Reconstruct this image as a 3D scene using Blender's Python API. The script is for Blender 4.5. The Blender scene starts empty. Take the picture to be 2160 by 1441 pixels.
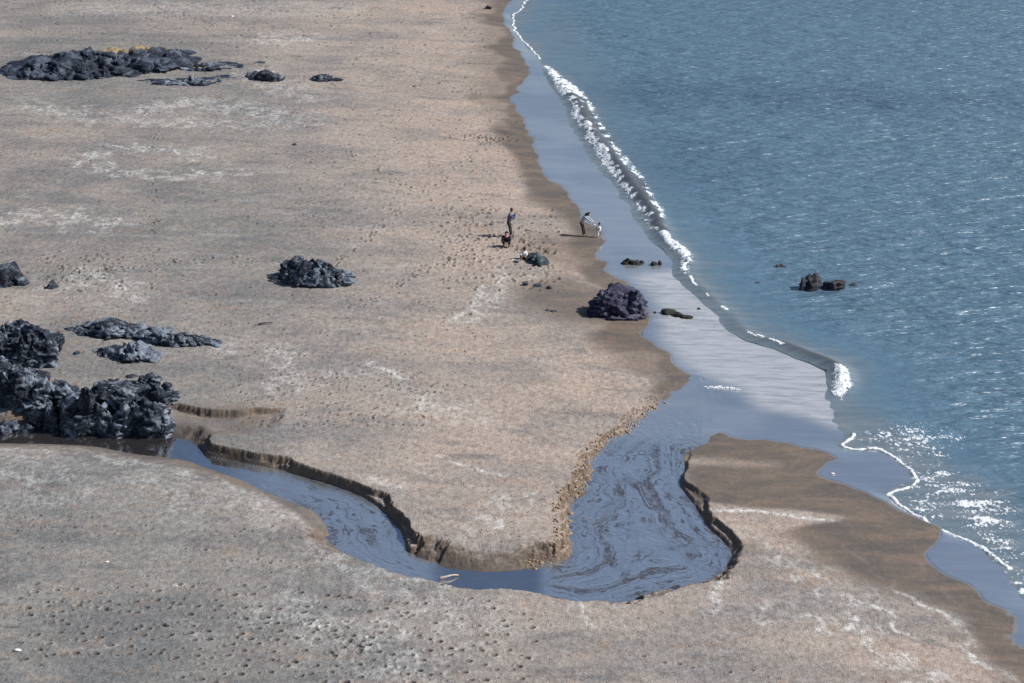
import bpy, bmesh, math, random
import numpy as np
from mathutils import Vector, Matrix
R = math.radians
random.seed(7)
rng = np.random.default_rng(11)
S = bpy.context.scene
C = S.collection

# ------------------------------------------------------------------ camera, sky, sun
CAM_H, PITCH, FPX = 37.0, R(21.1), 4200.0
cd = bpy.data.cameras.new('camera'); cam = bpy.data.objects.new('camera', cd); C.objects.link(cam)
cam.location = (0, 0, CAM_H); cam.rotation_euler = (R(90) - PITCH, 0, 0)
cd.sensor_width = 36; cd.lens = 36 * FPX / 2160; cd.clip_start = 0.5; cd.clip_end = 12000
S.camera = cam
SUN_EL, SUN_AZ = R(41), R(-2)          # azimuth from +X, towards the camera when negative
w = bpy.data.worlds.new('World'); S.world = w; w.use_nodes = True
nt = w.node_tree; bg = nt.nodes['Background']
sky = nt.nodes.new('ShaderNodeTexSky'); sky.sky_type = 'NISHITA'; sky.sun_disc = False
sky.sun_elevation = SUN_EL; sky.sun_rotation = R(90) - SUN_AZ
sky.air_density = 1.0; sky.dust_density = 1.0; sky.ozone_density = 3.0
nt.links.new(sky.outputs[0], bg.inputs[0]); bg.inputs[1].default_value = 0.078
sl = bpy.data.lights.new('sun', 'SUN'); sl.energy = 4.95; sl.angle = R(0.55); sl.color = (1.0, 0.975, 0.94)
so = bpy.data.objects.new('sun', sl); C.objects.link(so)
sd = Vector((math.cos(SUN_EL) * math.cos(SUN_AZ), math.cos(SUN_EL) * math.sin(SUN_AZ), math.sin(SUN_EL)))
so.rotation_euler = (-sd).to_track_quat('-Z', 'Y').to_euler(); so.location = (60, 60, 60)
S.view_settings.view_transform = 'Standard'; S.view_settings.look = 'None'
S.view_settings.exposure = 0.14; S.view_settings.gamma = 1.0
S.render.engine = 'CYCLES'

# ------------------------------------------------------------------ numpy noise
_perm = rng.permutation(256).astype(np.int32); _perm = np.concatenate([_perm, _perm, _perm])
_g2 = np.stack([np.cos(np.arange(256) * 2.399963), np.sin(np.arange(256) * 2.399963)], 1).astype(np.float32)
_g3 = rng.normal(size=(256, 3)).astype(np.float32); _g3 /= np.linalg.norm(_g3, axis=1)[:, None]
def n2(x, y, seed=0):
    x = np.asarray(x, np.float64) + seed * 17.31; y = np.asarray(y, np.float64) + seed * 9.77
    xi = np.floor(x).astype(np.int64); yi = np.floor(y).astype(np.int64)
    xf = (x - xi).astype(np.float32); yf = (y - yi).astype(np.float32)
    u = xf*xf*xf*(xf*(xf*6-15)+10); v = yf*yf*yf*(yf*(yf*6-15)+10)
    xi &= 255; yi &= 255
    def g(a, b, fx, fy):
        h = _perm[_perm[(xi + a) & 255] + ((yi + b) & 255)]
        return _g2[h, 0] * fx + _g2[h, 1] * fy
    a = g(0, 0, xf, yf); b = g(1, 0, xf - 1, yf); c = g(0, 1, xf, yf - 1); d = g(1, 1, xf - 1, yf - 1)
    return (a + u*(b-a) + v*(c-a) + u*v*(a-b-c+d)) * 1.5
def n3(p, seed=0):
    p = p + np.array([seed*13.7, seed*7.1, seed*3.3])
    i = np.floor(p).astype(np.int64); f = (p - i); t = f*f*f*(f*(f*6-15)+10); i &= 255
    out = 0
    for a in (0, 1):
        for b in (0, 1):
            for c in (0, 1):
                h = _perm[_perm[_perm[(i[:,0]+a)&255] + ((i[:,1]+b)&255)] + ((i[:,2]+c)&255)]
                g = _g3[h]; dt = g[:,0]*(f[:,0]-a) + g[:,1]*(f[:,1]-b) + g[:,2]*(f[:,2]-c)
                w_ = (t[:,0] if a else 1-t[:,0]) * (t[:,1] if b else 1-t[:,1]) * (t[:,2] if c else 1-t[:,2])
                out = out + w_*dt
    return out * 1.6
def fbm2(x, y, o=4, seed=0):
    s = 0; a = 1
    for k in range(o): s = s + a*n2(x*2**k, y*2**k, seed+k); a *= .5
    return s
def fbm3(p, o=4, seed=0):
    s = 0; a = 1
    for k in range(o): s = s + a*n3(p*2**k, seed+k); a *= .5
    return s
def ss(a, b, x):
    t = np.clip((x - a) / (b - a), 0, 1); return t*t*(3-2*t)

# ------------------------------------------------------------------ pixel of the photo -> point of the place
cp, sp_ = math.cos(PITCH), math.sin(PITCH)
def unp(px, py, z=0.0):
    a = (px - 1080) / FPX; b = (720.5 - py) / FPX
    d = (a, cp + b*sp_, -sp_ + b*cp); t = (z - CAM_H) / d[2]
    return (d[0]*t, d[1]*t)

def smooth(pts, step=0.5, ncol=2):
    """Catmull-Rom through the points; extra columns are interpolated linearly"""
    P = np.array(pts, float); out = []
    for i in range(len(P)-1):
        p0 = P[max(i-1, 0)]; p1 = P[i]; p2 = P[i+1]; p3 = P[min(i+2, len(P)-1)]
        L = np.linalg.norm((p2-p1)[:2]); n = max(1, min(40, int(L/step)))
        for k in range(n):
            t = k/n
            q = .5*((2*p1) + (-p0+p2)*t + (2*p0-5*p1+4*p2-p3)*t*t + (-p0+3*p1-3*p2+p3)*t**3)
            q[2:] = p1[2:]*(1-t) + p2[2:]*t
            out.append(q)
    out.append(P[-1]); return np.array(out)
def seg_dist(X, Y, line, extra=None, maxd=1e9):
    """distance to an open polyline, and its extra columns at the nearest point"""
    best = np.full(X.shape, 1e9, np.float32); E = [np.zeros(X.shape, np.float32) for _ in range(line.shape[1]-2)]
    for i in range(len(line)-1):
        ax, ay = line[i, :2]; bx, by = line[i+1, :2]; dx, dy = bx-ax, by-ay; L = dx*dx+dy*dy + 1e-12
        t = np.clip(((X-ax)*dx + (Y-ay)*dy)/L, 0, 1)
        d = (X-ax-t*dx)**2 + (Y-ay-t*dy)**2
        m = d < best
        if m.any():
            best[m] = d[m]
            for k, e in enumerate(E): e[m] = (line[i, 2+k]*(1-t[m]) + line[i+1, 2+k]*t[m])
    return np.sqrt(best), E
def inside(X, Y, poly):
    r = np.zeros(X.shape, bool); n = len(poly)
    for i in range(n):
        x1, y1 = poly[i][:2]; x2, y2 = poly[(i+1) % n][:2]
        if y1 == y2: continue
        c = ((y1 > Y) != (y2 > Y)); 
        r ^= c & (X < (x2-x1)*(Y-y1)/(y2-y1)+x1)
    return r

# A: edge where brown sand meets the mirror-wet sand.  B: edge of the sea
A_px = [(1085,-6),(1062,26),(1066,50),(1081,80),(1083,92),(1113,142),(1109,166),(1093,183),(1094,194),(1082,202),(1083,215),(1096,237),
 (1107,269),(1126,301),(1139,327),(1141,353),(1148,376),(1178,389),(1204,421),(1225,447),(1238,465),(1264,486),(1271,514),(1253,540),
 (1281,555),(1277,570),(1307,589),(1330,606),(1352,628),(1368,655),(1365,680),(1351,706),(1372,722),(1411,747),(1425,769),(1453,789),(1476,800),
 (1470,830),(1462,900),(1466,921),(1502,912),(1535,916),(1554,925),(1625,929),(1700,944),(1759,966),(1733,982),(1713,996),(1738,1010),
 (1814,1034),(1880,1067),(1946,1098),(1979,1121),(1958,1162),(1974,1195),(2031,1230),(2097,1270),(2135,1294),(2154,1327),(2135,1348),(2165,1372)]
B_px = [(1112,-6),(1096,21),(1081,34),(1085,64),(1109,95),(1130,116),(1154,146),(1169,172),(1195,206),(1210,228),(1210,254),(1238,297),
 (1260,335),(1303,387),(1328,426),(1358,469),(1393,507),(1432,538),(1444,576),(1464,603),(1497,630),(1530,654),(1550,689),(1580,708),
 (1608,717),(1647,730),(1689,747),(1744,769),(1768,782),(1772,805),(1768,840),(1776,880),(1795,915),(1776,942),(1814,951),(1856,949),(1894,977),(1929,1008),
 (1913,1029),(1873,1039),(1873,1051),(1927,1086),(1979,1119),(2045,1143),(2102,1181),(2126,1204),(2144,1237),(2165,1258)]
A = np.vstack([[(420, 4200), (60, 480), (8, 230)], smooth([unp(x, y, .12) for x, y in A_px], .25), [(24, 52), (34, 20), (60, -300)]])
B = np.vstack([[(440, 4200), (68, 480), (12, 230)], smooth([unp(x, y, .0) for x, y in B_px], .25), [(30, 52), (42, 20), (80, -300)]])
# small scallops along the wet edge
jn = np.stack([n2(A[:,0]*1.1, A[:,1]*.8, 3), n2(A[:,0]*1.3, A[:,1]*.9, 5)], 1); fr_ = 1-np.abs(n2(A[:,0]*.35+7, A[:,1]*.28, 6))*2.2; A[:, :2] += jn*.16; A[:, 0] += fr_*.22*(A[:, 1] < 200)
jn = np.stack([n2(B[:,0]*1.3, B[:,1]*.9, 13), n2(B[:,0]*1.3, B[:,1]*.9, 15)], 1); B[:, :2] += jn*.2
LAND = np.vstack([A[:, :2], [(-6000, -300), (-6000, 4200)]])
SEA = np.vstack([B[:, :2], [(6000, -300), (6000, 4200)]])

# stream outline: px, py, height it is read at, width of the bank, roughness of the bank
ZW = 0.16
def zwf(X): return ZW + .24*ss(-2.5, -7.5, np.asarray(X, float))
def so_pt(px, py, wd, rough, near=None):
    if near is None:
        x, y = unp(px, py, ZW)
        for _ in range(5): x, y = unp(px, py, float(zwf(x)))
    else:
        x, y = unp(px, py, near); y += wd*.8
    return (x, y, wd, rough)
st = []
for x, y, wd, r in [(-260,905,2.5,.2),(-60,908,2.,.2),(12,914,1.2,.2),(62,906,1.2,.2),(146,910,1.2,.2),(225,918,1.2,.2),(267,916,1.5,.15),(375,925,1.5,.15),(417,947,.5,.4),(437,962,.3,.7),
 (521,979,.3,.7),(604,997,.3,.7),(708,1027,.3,.7),(771,1052,.3,.8),(812,1084,.3,.9),(840,1112,.3,.9),(852,1144,.3,.9),(858,1166,.35,1),
 (930,1194,1.4,.25),(1000,1206,1.9,.2),(1060,1207,1.9,.2),(1130,1198,1.5,.3),(1189,1184,.7,.7),(1209,1168,.5,1),(1209,1136,.5,1.2),(1206,1102,.5,1.2),(1213,1063,.7,1.4),(1241,1039,.8,1.4),
 (1252,1002,.6,1.4),(1267,961,.6,1.4),(1293,930,.6,1.4),(1330,908,.6,1.4),(1363,880,.6,1.4),(1393,855,.6,1.4),(1430,829,.5,1.2),(1463,809,.5,.6),(1482,801,.8,.2)]:
    st.append(so_pt(x, y, wd, r))
far_n = len(st)
for x, y, wd, r in [(1475,917,1.6,.1),(1450,935,.8,.3),(1436,955,.3,.5),(1440,990,.3,.5),(1431,1021,.25,.5),(1467,1076,.25,.5),(1485,1110,.3,.5),(1516,1138,.3,.5),(1534,1160,.3,.5),(1533,1182,.3,.4)]:
    st.append(so_pt(x, y, wd, r))
for x, y in [(1496,1211),(1430,1225),(1348,1246),(1281,1260),(1200,1261),(1152,1250),(1107,1244),(1022,1236),(926,1220),(887,1211),(800,1193),(750,1172)]:
    st.append(so_pt(x, y, .5, .5, near=.78 if x < 1300 else .6))
for x, y, wd in [(706,1146,.9),(692,1106,1.9),(667,1077,2.3),(625,1058,2.6),(562,1033,3.0),(521,1012,3.6),(479,996,4.2),(400,968,4.5),(362,961,4.5),(283,953,4.5),(208,939,4.5),(125,934,4),(0,932,4),(-60,932,4),(-260,930,4)]:
    st.append(so_pt(x, y, wd, .1))
STREAM = smooth(st, .2)
STREAM_OPEN = STREAM

MY0, MY1 = unp(1450, 905, ZW)[1], unp(1450, 850, ZW)[1]
def height(X, Y, full=False):
    """height of sand at X, Y (arrays)"""
    X = np.asarray(X, float); Y = np.asarray(Y, float)
    dA, _ = seg_dist(X, Y, A); inA = inside(X, Y, LAND)
    dB, _ = seg_dist(X, Y, B); inB = inside(X, Y, SEA)
    land = .12 + 1.15*(1-np.exp(-dA*.062/1.15))
    land = land + (.05*n2(X*.11, Y*.07, 21) + .045*n2(X*.35, Y*.2, 22))*ss(1, 8, dA) + .3*ss(30, 110, -X + 10)*ss(20, 40, dA)
    flat = .137*dB/(dA+dB+1e-3)
    sea = -.02 - .05*dB
    z = np.where(inA, land, np.where(inB, np.maximum(sea, -6), flat))
    dS, (wd, rg) = seg_dist(X, Y, STREAM_OPEN); inS = inside(X, Y, STREAM)
    nse = n2(X*1.1, Y*1.1, 31)*.34 + n2(X*2.7, Y*2.7, 32)*.24 + n2(X*7, Y*7, 33)*.14
    wd = wd*(1 + np.where(wd < 1, 1.6, 0)*np.clip(n2(X*.33, Y*.33, 35)*1.6+.15, 0, 1))
    dd = dS + rg*nse*np.clip(wd, .1, .8)*1.1*ss(.0, .35, dS)
    # low berm just behind the crest on the near side, then level
    tq = dd/wd; tb = ss(-.1, .25, n2(X*.6, Y*.6, 36)+.1)*(wd < .95)
    c = np.where(wd < 1.3, (1-tb)*ss(.0, 1.0, tq) + tb*(.45*ss(0, .4, tq)+.55*ss(.6, 1.05, tq)), np.clip(np.sin(np.clip(dd/wd, 0, 1)*math.pi/2), 0, 1))
    zwl = zwf(X)
    top = np.maximum(z, .12)
    mth = ss(MY0, MY1, Y)*(X > 0)
    zz = np.where(inS, (zwl - .05 - .1*ss(0, .6, dS))*(1-mth) + .137*mth, np.where(inA, (zwl-.05) + (np.maximum(z, zwl-.04)-(zwl-.05))*c, z))
    # cut sand ledge right of the great rocks
    dL, (lh,) = seg_dist(X, Y, LEDGE)
    Ly = np.interp(X, LEDGE[:, 0], LEDGE[:, 1]); side = Ly - Y + n2(X*1.1, Y*1.1, 41)*.22 + n2(X*6, Y*6, 42)*.03
    hL = np.interp(X, LEDGE[:, 0], LEDGE[:, 2], left=0, right=0)
    zz = zz - hL*ss(0, .14, side)*(1-ss(.8, 3.4, side))*ss(.6, 2, dS)
    if full: return zz, dA, inA, dB, inB, dS, inS, wd, rg, side, hL
    return zz
LEDGE = np.array([(*unp(x, y, .8), h) for x, y, h in [(250,862,0),(378,858,.32),(430,866,.38),(480,870,.34),(530,866,.3),(575,862,.22),(606,858,0)]])

def gp(px, py, dz=0):
    """point of the sand seen at this pixel of the photo, read from the finished grid"""
    z = .5
    for _ in range(8):
        x, y = unp(px, py, z)
        j = min(max(int(np.searchsorted(rowsY, y))-1, 0), NJ-2); i = min(max(int(np.searchsorted(U, x/max(y, 60)))-1, 0), NI-2)
        z = max(float(Z0[j, i]), 0)
    return x, y, z

# ------------------------------------------------------------------ mesh helpers
def mesh_obj(name, verts, faces, mat=None, parent=None, shade=True):
    me = bpy.data.meshes.new(name)
    verts = np.asarray(verts, np.float32); faces = np.asarray(faces, np.int32)
    me.vertices.add(len(verts)); me.vertices.foreach_set('co', verts.ravel())
    k = faces.shape[1]
    me.loops.add(faces.size); me.loops.foreach_set('vertex_index', faces.ravel())
    me.polygons.add(len(faces)); me.polygons.foreach_set('loop_start', np.arange(0, faces.size, k, dtype=np.int32))
    me.polygons.foreach_set('loop_total', np.full(len(faces), k, np.int32))
    if shade: me.polygons.foreach_set('use_smooth', np.ones(len(faces), bool))
    me.update(calc_edges=True)
    if mat: me.materials.append(mat)
    o = bpy.data.objects.new(name, me); C.objects.link(o)
    if parent: o.parent = parent
    return o
def attr(o, name, arr):
    a = o.data.attributes.new(name, 'FLOAT', 'POINT'); a.data.foreach_set('value', np.asarray(arr, np.float32).ravel())
def tag(o, label, cat, group=None):
    o['label'] = label; o['category'] = cat
    if group: o['group'] = group
    return o
def structure(o): o['kind'] = 'structure'; return o
def stuff(o, label, cat): o['kind'] = 'stuff'; o['label'] = label; o['category'] = cat; return o

# ------------------------------------------------------------------ node helpers
class NT:
    def __init__(s, name):
        s.m = bpy.data.materials.new(name); s.m.use_nodes = True; s.t = s.m.node_tree
        s.b = s.t.nodes['Principled BSDF']; s.tc = s.t.nodes.new('ShaderNodeTexCoord').outputs['Object']
    def link(s, a, b): s.t.links.new(a, b)
    def put(s, v, inp):
        if isinstance(v, (int, float)): inp.default_value = v
        elif isinstance(v, (tuple, list)): inp.default_value = (*v, 1) if len(inp.default_value) == 4 and len(v) == 3 else v
        else: s.link(v, inp)
    def attr(s, n):
        a = s.t.nodes.new('ShaderNodeAttribute'); a.attribute_name = n; return a.outputs['Fac']
    def map(s, sc=(1,1,1), rot=0, loc=(0,0,0)):
        m = s.t.nodes.new('ShaderNodeMapping'); s.link(s.tc, m.inputs[0]); m.inputs['Scale'].default_value = sc
        m.inputs['Rotation'].default_value = (0, 0, rot); m.inputs['Location'].default_value = loc; return m.outputs[0]
    def noise(s, vec, scale, det=3, rough=.55, dist=0):
        n = s.t.nodes.new('ShaderNodeTexNoise'); s.link(vec, n.inputs['Vector']); n.inputs['Scale'].default_value = scale
        n.inputs['Detail'].default_value = det; n.inputs['Roughness'].default_value = rough; n.inputs['Distortion'].default_value = dist
        return n.outputs['Fac']
    def math(s, op, a, b=0.0, c=None, clamp=False):
        n = s.t.nodes.new('ShaderNodeMath'); n.operation = op; n.use_clamp = clamp
        s.put(a, n.inputs[0]); s.put(b, n.inputs[1])
        if c is not None: s.put(c, n.inputs[2])
        return n.outputs[0]
    def ramp(s, v, a, b, x=0.0, y=1.0):
        n = s.t.nodes.new('ShaderNodeMapRange'); n.interpolation_type = 'SMOOTHSTEP'
        s.put(v, n.inputs[0]); s.put(a, n.inputs[1]); s.put(b, n.inputs[2]); s.put(x, n.inputs[3]); s.put(y, n.inputs[4]); return n.outputs[0]
    def mix(s, f, a, b, mode='MIX'):
        n = s.t.nodes.new('ShaderNodeMix'); n.data_type = 'RGBA'; n.blend_type = mode
        s.put(f, n.inputs[0]); s.put(a, n.inputs[6]); s.put(b, n.inputs[7]); return n.outputs[2]
    def fmix(s, f, a, b):
        n = s.t.nodes.new('ShaderNodeMix'); n.data_type = 'FLOAT'
        s.put(f, n.inputs[0]); s.put(a, n.inputs[2]); s.put(b, n.inputs[3]); return n.outputs[0]
    def bump(s, h, strength, dist, normal=None):
        n = s.t.nodes.new('ShaderNodeBump'); s.put(h, n.inputs['Height']); s.put(strength, n.inputs['Strength']); s.put(dist, n.inputs['Distance'])
        if normal: s.link(normal, n.inputs['Normal'])
        return n.outputs[0]
    def set(s, **k):
        for a, v in k.items(): s.put(v, s.b.inputs[a.replace('_', ' ')])

# ------------------------------------------------------------------ fan grid shared by sand and water
U = np.concatenate([-np.geomspace(30, .34, 26), -np.linspace(.33, .285, 12), np.linspace(-.28, .28, 1180), np.linspace(.285, .33, 12), np.geomspace(.34, 30, 26)])
vy = np.linspace(1490, -45, 1080)
rowsY = np.array([unp(1080, v, 0)[1] for v in vy])
rowsY = np.concatenate([[-300, -120, -20, 20, 45, 52, 56, 59], rowsY[rowsY > 60], np.geomspace(rowsY[-1]*1.01, 4200, 60)])
NJ, NI = len(rowsY), len(U)
GS = np.maximum(rowsY, 60)
GX = (U[None, :]*GS[:, None]); GY = np.repeat(rowsY[:, None], NI, 1)
def grid_faces(mask=None):
    j, i = np.meshgrid(np.arange(NJ-1), np.arange(NI-1), indexing='ij')
    a = j*NI + i
    f = np.stack([a, a+1, a+NI+1, a+NI], -1).reshape(-1, 4)
    if mask is not None: f = f[mask.reshape(-1)]
    return f
def compact(verts, faces, arrs):
    used = np.zeros(len(verts), bool); used[faces.ravel()] = True
    idx = np.cumsum(used)-1
    return verts[used], idx[faces], [a.ravel()[used] for a in arrs]
Z, dA, inA, dB, inB, dS, inS, WD, RG, lside, lh = height(GX.ravel(), GY.ravel(), True)
sh = GX.shape
Z = Z.reshape(sh); dA = dA.reshape(sh); inA = inA.reshape(sh); dB = dB.reshape(sh); inB = inB.reshape(sh); dS = dS.reshape(sh); inS = inS.reshape(sh)
WD = WD.reshape(sh); RG = RG.reshape(sh)
Z0 = np.where(inS, zwf(GX), Z)

# ---- marks: footprints (hollows in the sand)
foot = np.zeros(sh)
dry = inA & ~inS
def dimple(x, y, lx, ly, depth, ang=0, rim=.35):
    j0, j1 = np.searchsorted(rowsY, [y-max(lx, ly)*1.8, y+max(lx, ly)*1.8])
    if j1 <= j0: return
    i0, i1 = np.searchsorted(U, [(x-max(lx, ly)*1.8)/y, (x+max(lx, ly)*1.8)/y])
    if i1 <= i0: return
    X = GX[j0:j1, i0:i1]-x; Y = GY[j0:j1, i0:i1]-y; c, s = math.cos(ang), math.sin(ang)
    q = np.sqrt(((X*c+Y*s)/lx)**2 + ((-X*s+Y*c)/ly)**2)
    k = 1-ss(.35, 1, q)
    Z[j0:j1, i0:i1] += -depth*k + depth*rim*np.exp(-((q-1.15)/.25)**2)
    foot[j0:j1, i0:i1] = np.maximum(foot[j0:j1, i0:i1], k)
fp = []
def trail(p0, p1, n, jit=6, big=1.0):
    for k in range(n):
        t = (k+random.uniform(-.25, .25))/n
        px = p0[0]+(p1[0]-p0[0])*t + random.uniform(-jit, jit); py = p0[1]+(p1[1]-p0[1])*t + (6 if k % 2 else -6)*.6 + random.uniform(-jit, jit)*.4
        fp.append((px, py, big*random.uniform(.8, 1.15)))
trail((15,1230),(760,1441),34,14); trail((25,1250),(330,1300),12,10); trail((60,1280),(560,1260),16,16); trail((90,1238),(520,1290),14,10)
trail((0,1325),(420,1400),22,8); trail((200,1320),(900,1340),30,14); trail((330,1262),(820,1380),24,12); trail((480,1285),(1060,1441),26,12)
trail((640,1300),(900,1441),16,10); trail((560,1310),(1000,1335),18,10); trail((700,1441),(1100,1405),14,10); trail((860,1300),(960,1420),8,10)
trail((985,1250),(1110,1300),12,7); trail((960,1262),(1060,1420),14,9,.8); trail((1100,1290),(1200,1320),8,6,.7); trail((0,1090),(600,1135),26,14,.7); trail((430,1170),(660,1190),14,10,.8)
trail((0,1110),(440,1115),24,10,.6); trail((1380,1380),(2100,1441),26,6,.7); trail((1360,1380),(1640,1400),14,6,.7); trail((180,1240),(620,1330),22,12)
trail((380,1340),(760,1360),22,12); trail((540,1400),(1060,1385),22,12)
fp = [q for q in fp if random.random() < .33]
tries = 0
while tries < 5000 and len(fp) < 300:
    tries += 1; px = random.uniform(0, 1130); py = random.uniform(1228, 1441)
    if py < 1228 + max(0, px-560)*.13 or (px < 380 and py > 1395): continue
    if all(abs(px-q[0]) + 2*abs(py-q[1]) > 34 for q in fp): fp.append((px, py, random.choice((.7, .9, 1, 1.1))))
for (px, py, b) in fp:
    px += random.uniform(-9, 9); py += random.uniform(-5, 5)
    x, y = unp(px, py, 1.0); dimple(x, y, .17*b, .11*b, .085*b, random.uniform(-.4, .4))
# older trampled marks over the upper beach, thick around the family and along walking lines
def scatter(n, x0, x1, y0, y1, b0, b1, d=.05):
    for _ in range(n):
        px = random.uniform(x0, x1); py = random.uniform(y0, y1); x, y = unp(px, py, .9)
        b = random.uniform(b0, b1); dimple(x, y, .14*b, .12*b, d*b, random.uniform(0, 3))
scatter(300, 0, 1040, 180, 700, .6, 1.3); scatter(260, 920, 1180, 420, 600, .8, 1.5, .07); scatter(300, 600, 1100, 220, 480, .7, 1.3); scatter(160, 500, 900, 780, 900, .6, 1.1); scatter(120, 80, 260, 540, 620, .8, 1.4)
scatter(420, 0, 1030, 0, 180, .9, 1.9); scatter(300, 0, 1000, 620, 820, .5, 1.0); scatter(150, 0, 1150, 1080, 1430, .4, .8)
for p0, p1, n in [((1180,560),(700,300),60),((1040,480),(760,640),40),((330,270),(320,640),50),((700,560),(1040,275),60),((980,275),(1075,282),40),((990,275),(1075,277),40),((1090,490),(1170,520),40),((520,540),(120,590),46),((300,20),(450,60),30),((310,30),(460,50),26),((880,160),(1040,190),20)]:
    for k in range(n):
        t = random.random(); px = p0[0]+(p1[0]-p0[0])*t+random.gauss(0, 6); py = p0[1]+(p1[1]-p0[1])*t+random.gauss(0, 3)
        x, y = unp(px, py, .8); b = random.uniform(.8, 1.3); dimple(x, y, .15*b, .12*b, .07*b, random.uniform(0, 3))

# ---- wetness and paleness of the sand
GXr, GYr = GX, GY
wob = n2(GX*.25, GY*.16, 51)*1.0 + n2(GX*.8, GY*.5, 52)*.4
def poly_mask(pts, z=.5, soft=.8, wobble=1.0):
    P = smooth([unp(x, y, z) for x, y in pts] + [unp(*pts[0], z)], .6)
    bx = (GX > P[:,0].min()-3) & (GX < P[:,0].max()+3) & (GY > P[:,1].min()-3) & (GY < P[:,1].max()+3)
    out = np.zeros(sh); X = GX[bx]; Y = GY[bx]
    d, _ = seg_dist(X, Y, P); d = np.where(inside(X, Y, P), d, -d) + wob[bx]*wobble*.5
    out[bx] = ss(-soft, soft, d); return out
def line_mask(pts, wd, z=.7, wobble=.5):
    P = smooth([unp(x, y, z) for x, y in pts], .5)
    bx = (GX > P[:,0].min()-3) & (GX < P[:,0].max()+3) & (GY > P[:,1].min()-3) & (GY < P[:,1].max()+3)
    out = np.zeros(sh); X = GX[bx]; Y = GY[bx]
    d, _ = seg_dist(X + n2(X*.9, Y*.9, 61)*wobble, Y + n2(X*.9, Y*.9, 62)*wobble, P); out[bx] = np.exp(-(d/wd)**2); return out
damp = np.where(inA, 1-ss(1.0, 3.2, dA + wob*1.6), 1.0)
damp = np.maximum(damp, poly_mask([(1440,930),(1540,905),(1790,975),(2000,1120),(1950,1180),(2180,1380),(2180,1425),(2069,1351),(2012,1280),(1880,1242),(1785,1214),(1714,1185),(1643,1124),(1480,1075),(1430,1020)], .4, .9, 1.3))
damp = np.maximum(damp, .85*poly_mask([(1110,600),(1200,585),(1300,600),(1360,640),(1350,690),(1200,675),(1090,640)], .4, 1.5, 1.5))
damp = np.maximum(damp, .7*poly_mask([(1340,690),(1440,780),(1430,800),(1330,780),(1290,740)], .3, 1., 1.))
damp = np.maximum(damp, .6*poly_mask([(1130,490),(1260,490),(1240,560),(1150,545),(1090,520)], .5, 1.5, 1.5))
damp = np.maximum(damp, .55*poly_mask([(1030,0),(1064,0),(1090,150),(1080,210),(1120,330),(1060,250),(1010,180)], .4, 2., 1.5))
damp *= 1-.95*poly_mask([(1440,1062),(1540,1066),(1680,1075),(1790,1087),(1720,1100),(1640,1125),(1560,1120),(1480,1100)], .4, .25, .3)
damp *= 1-.7*poly_mask([(1445,958),(1520,964),(1640,972),(1560,980),(1450,976)], .4, .5, .3)
damp = np.maximum(damp, .5*poly_mask([(1540,1135),(1600,1140),(1620,1160),(1560,1175),(1545,1160)], .5, .5, .5))
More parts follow.
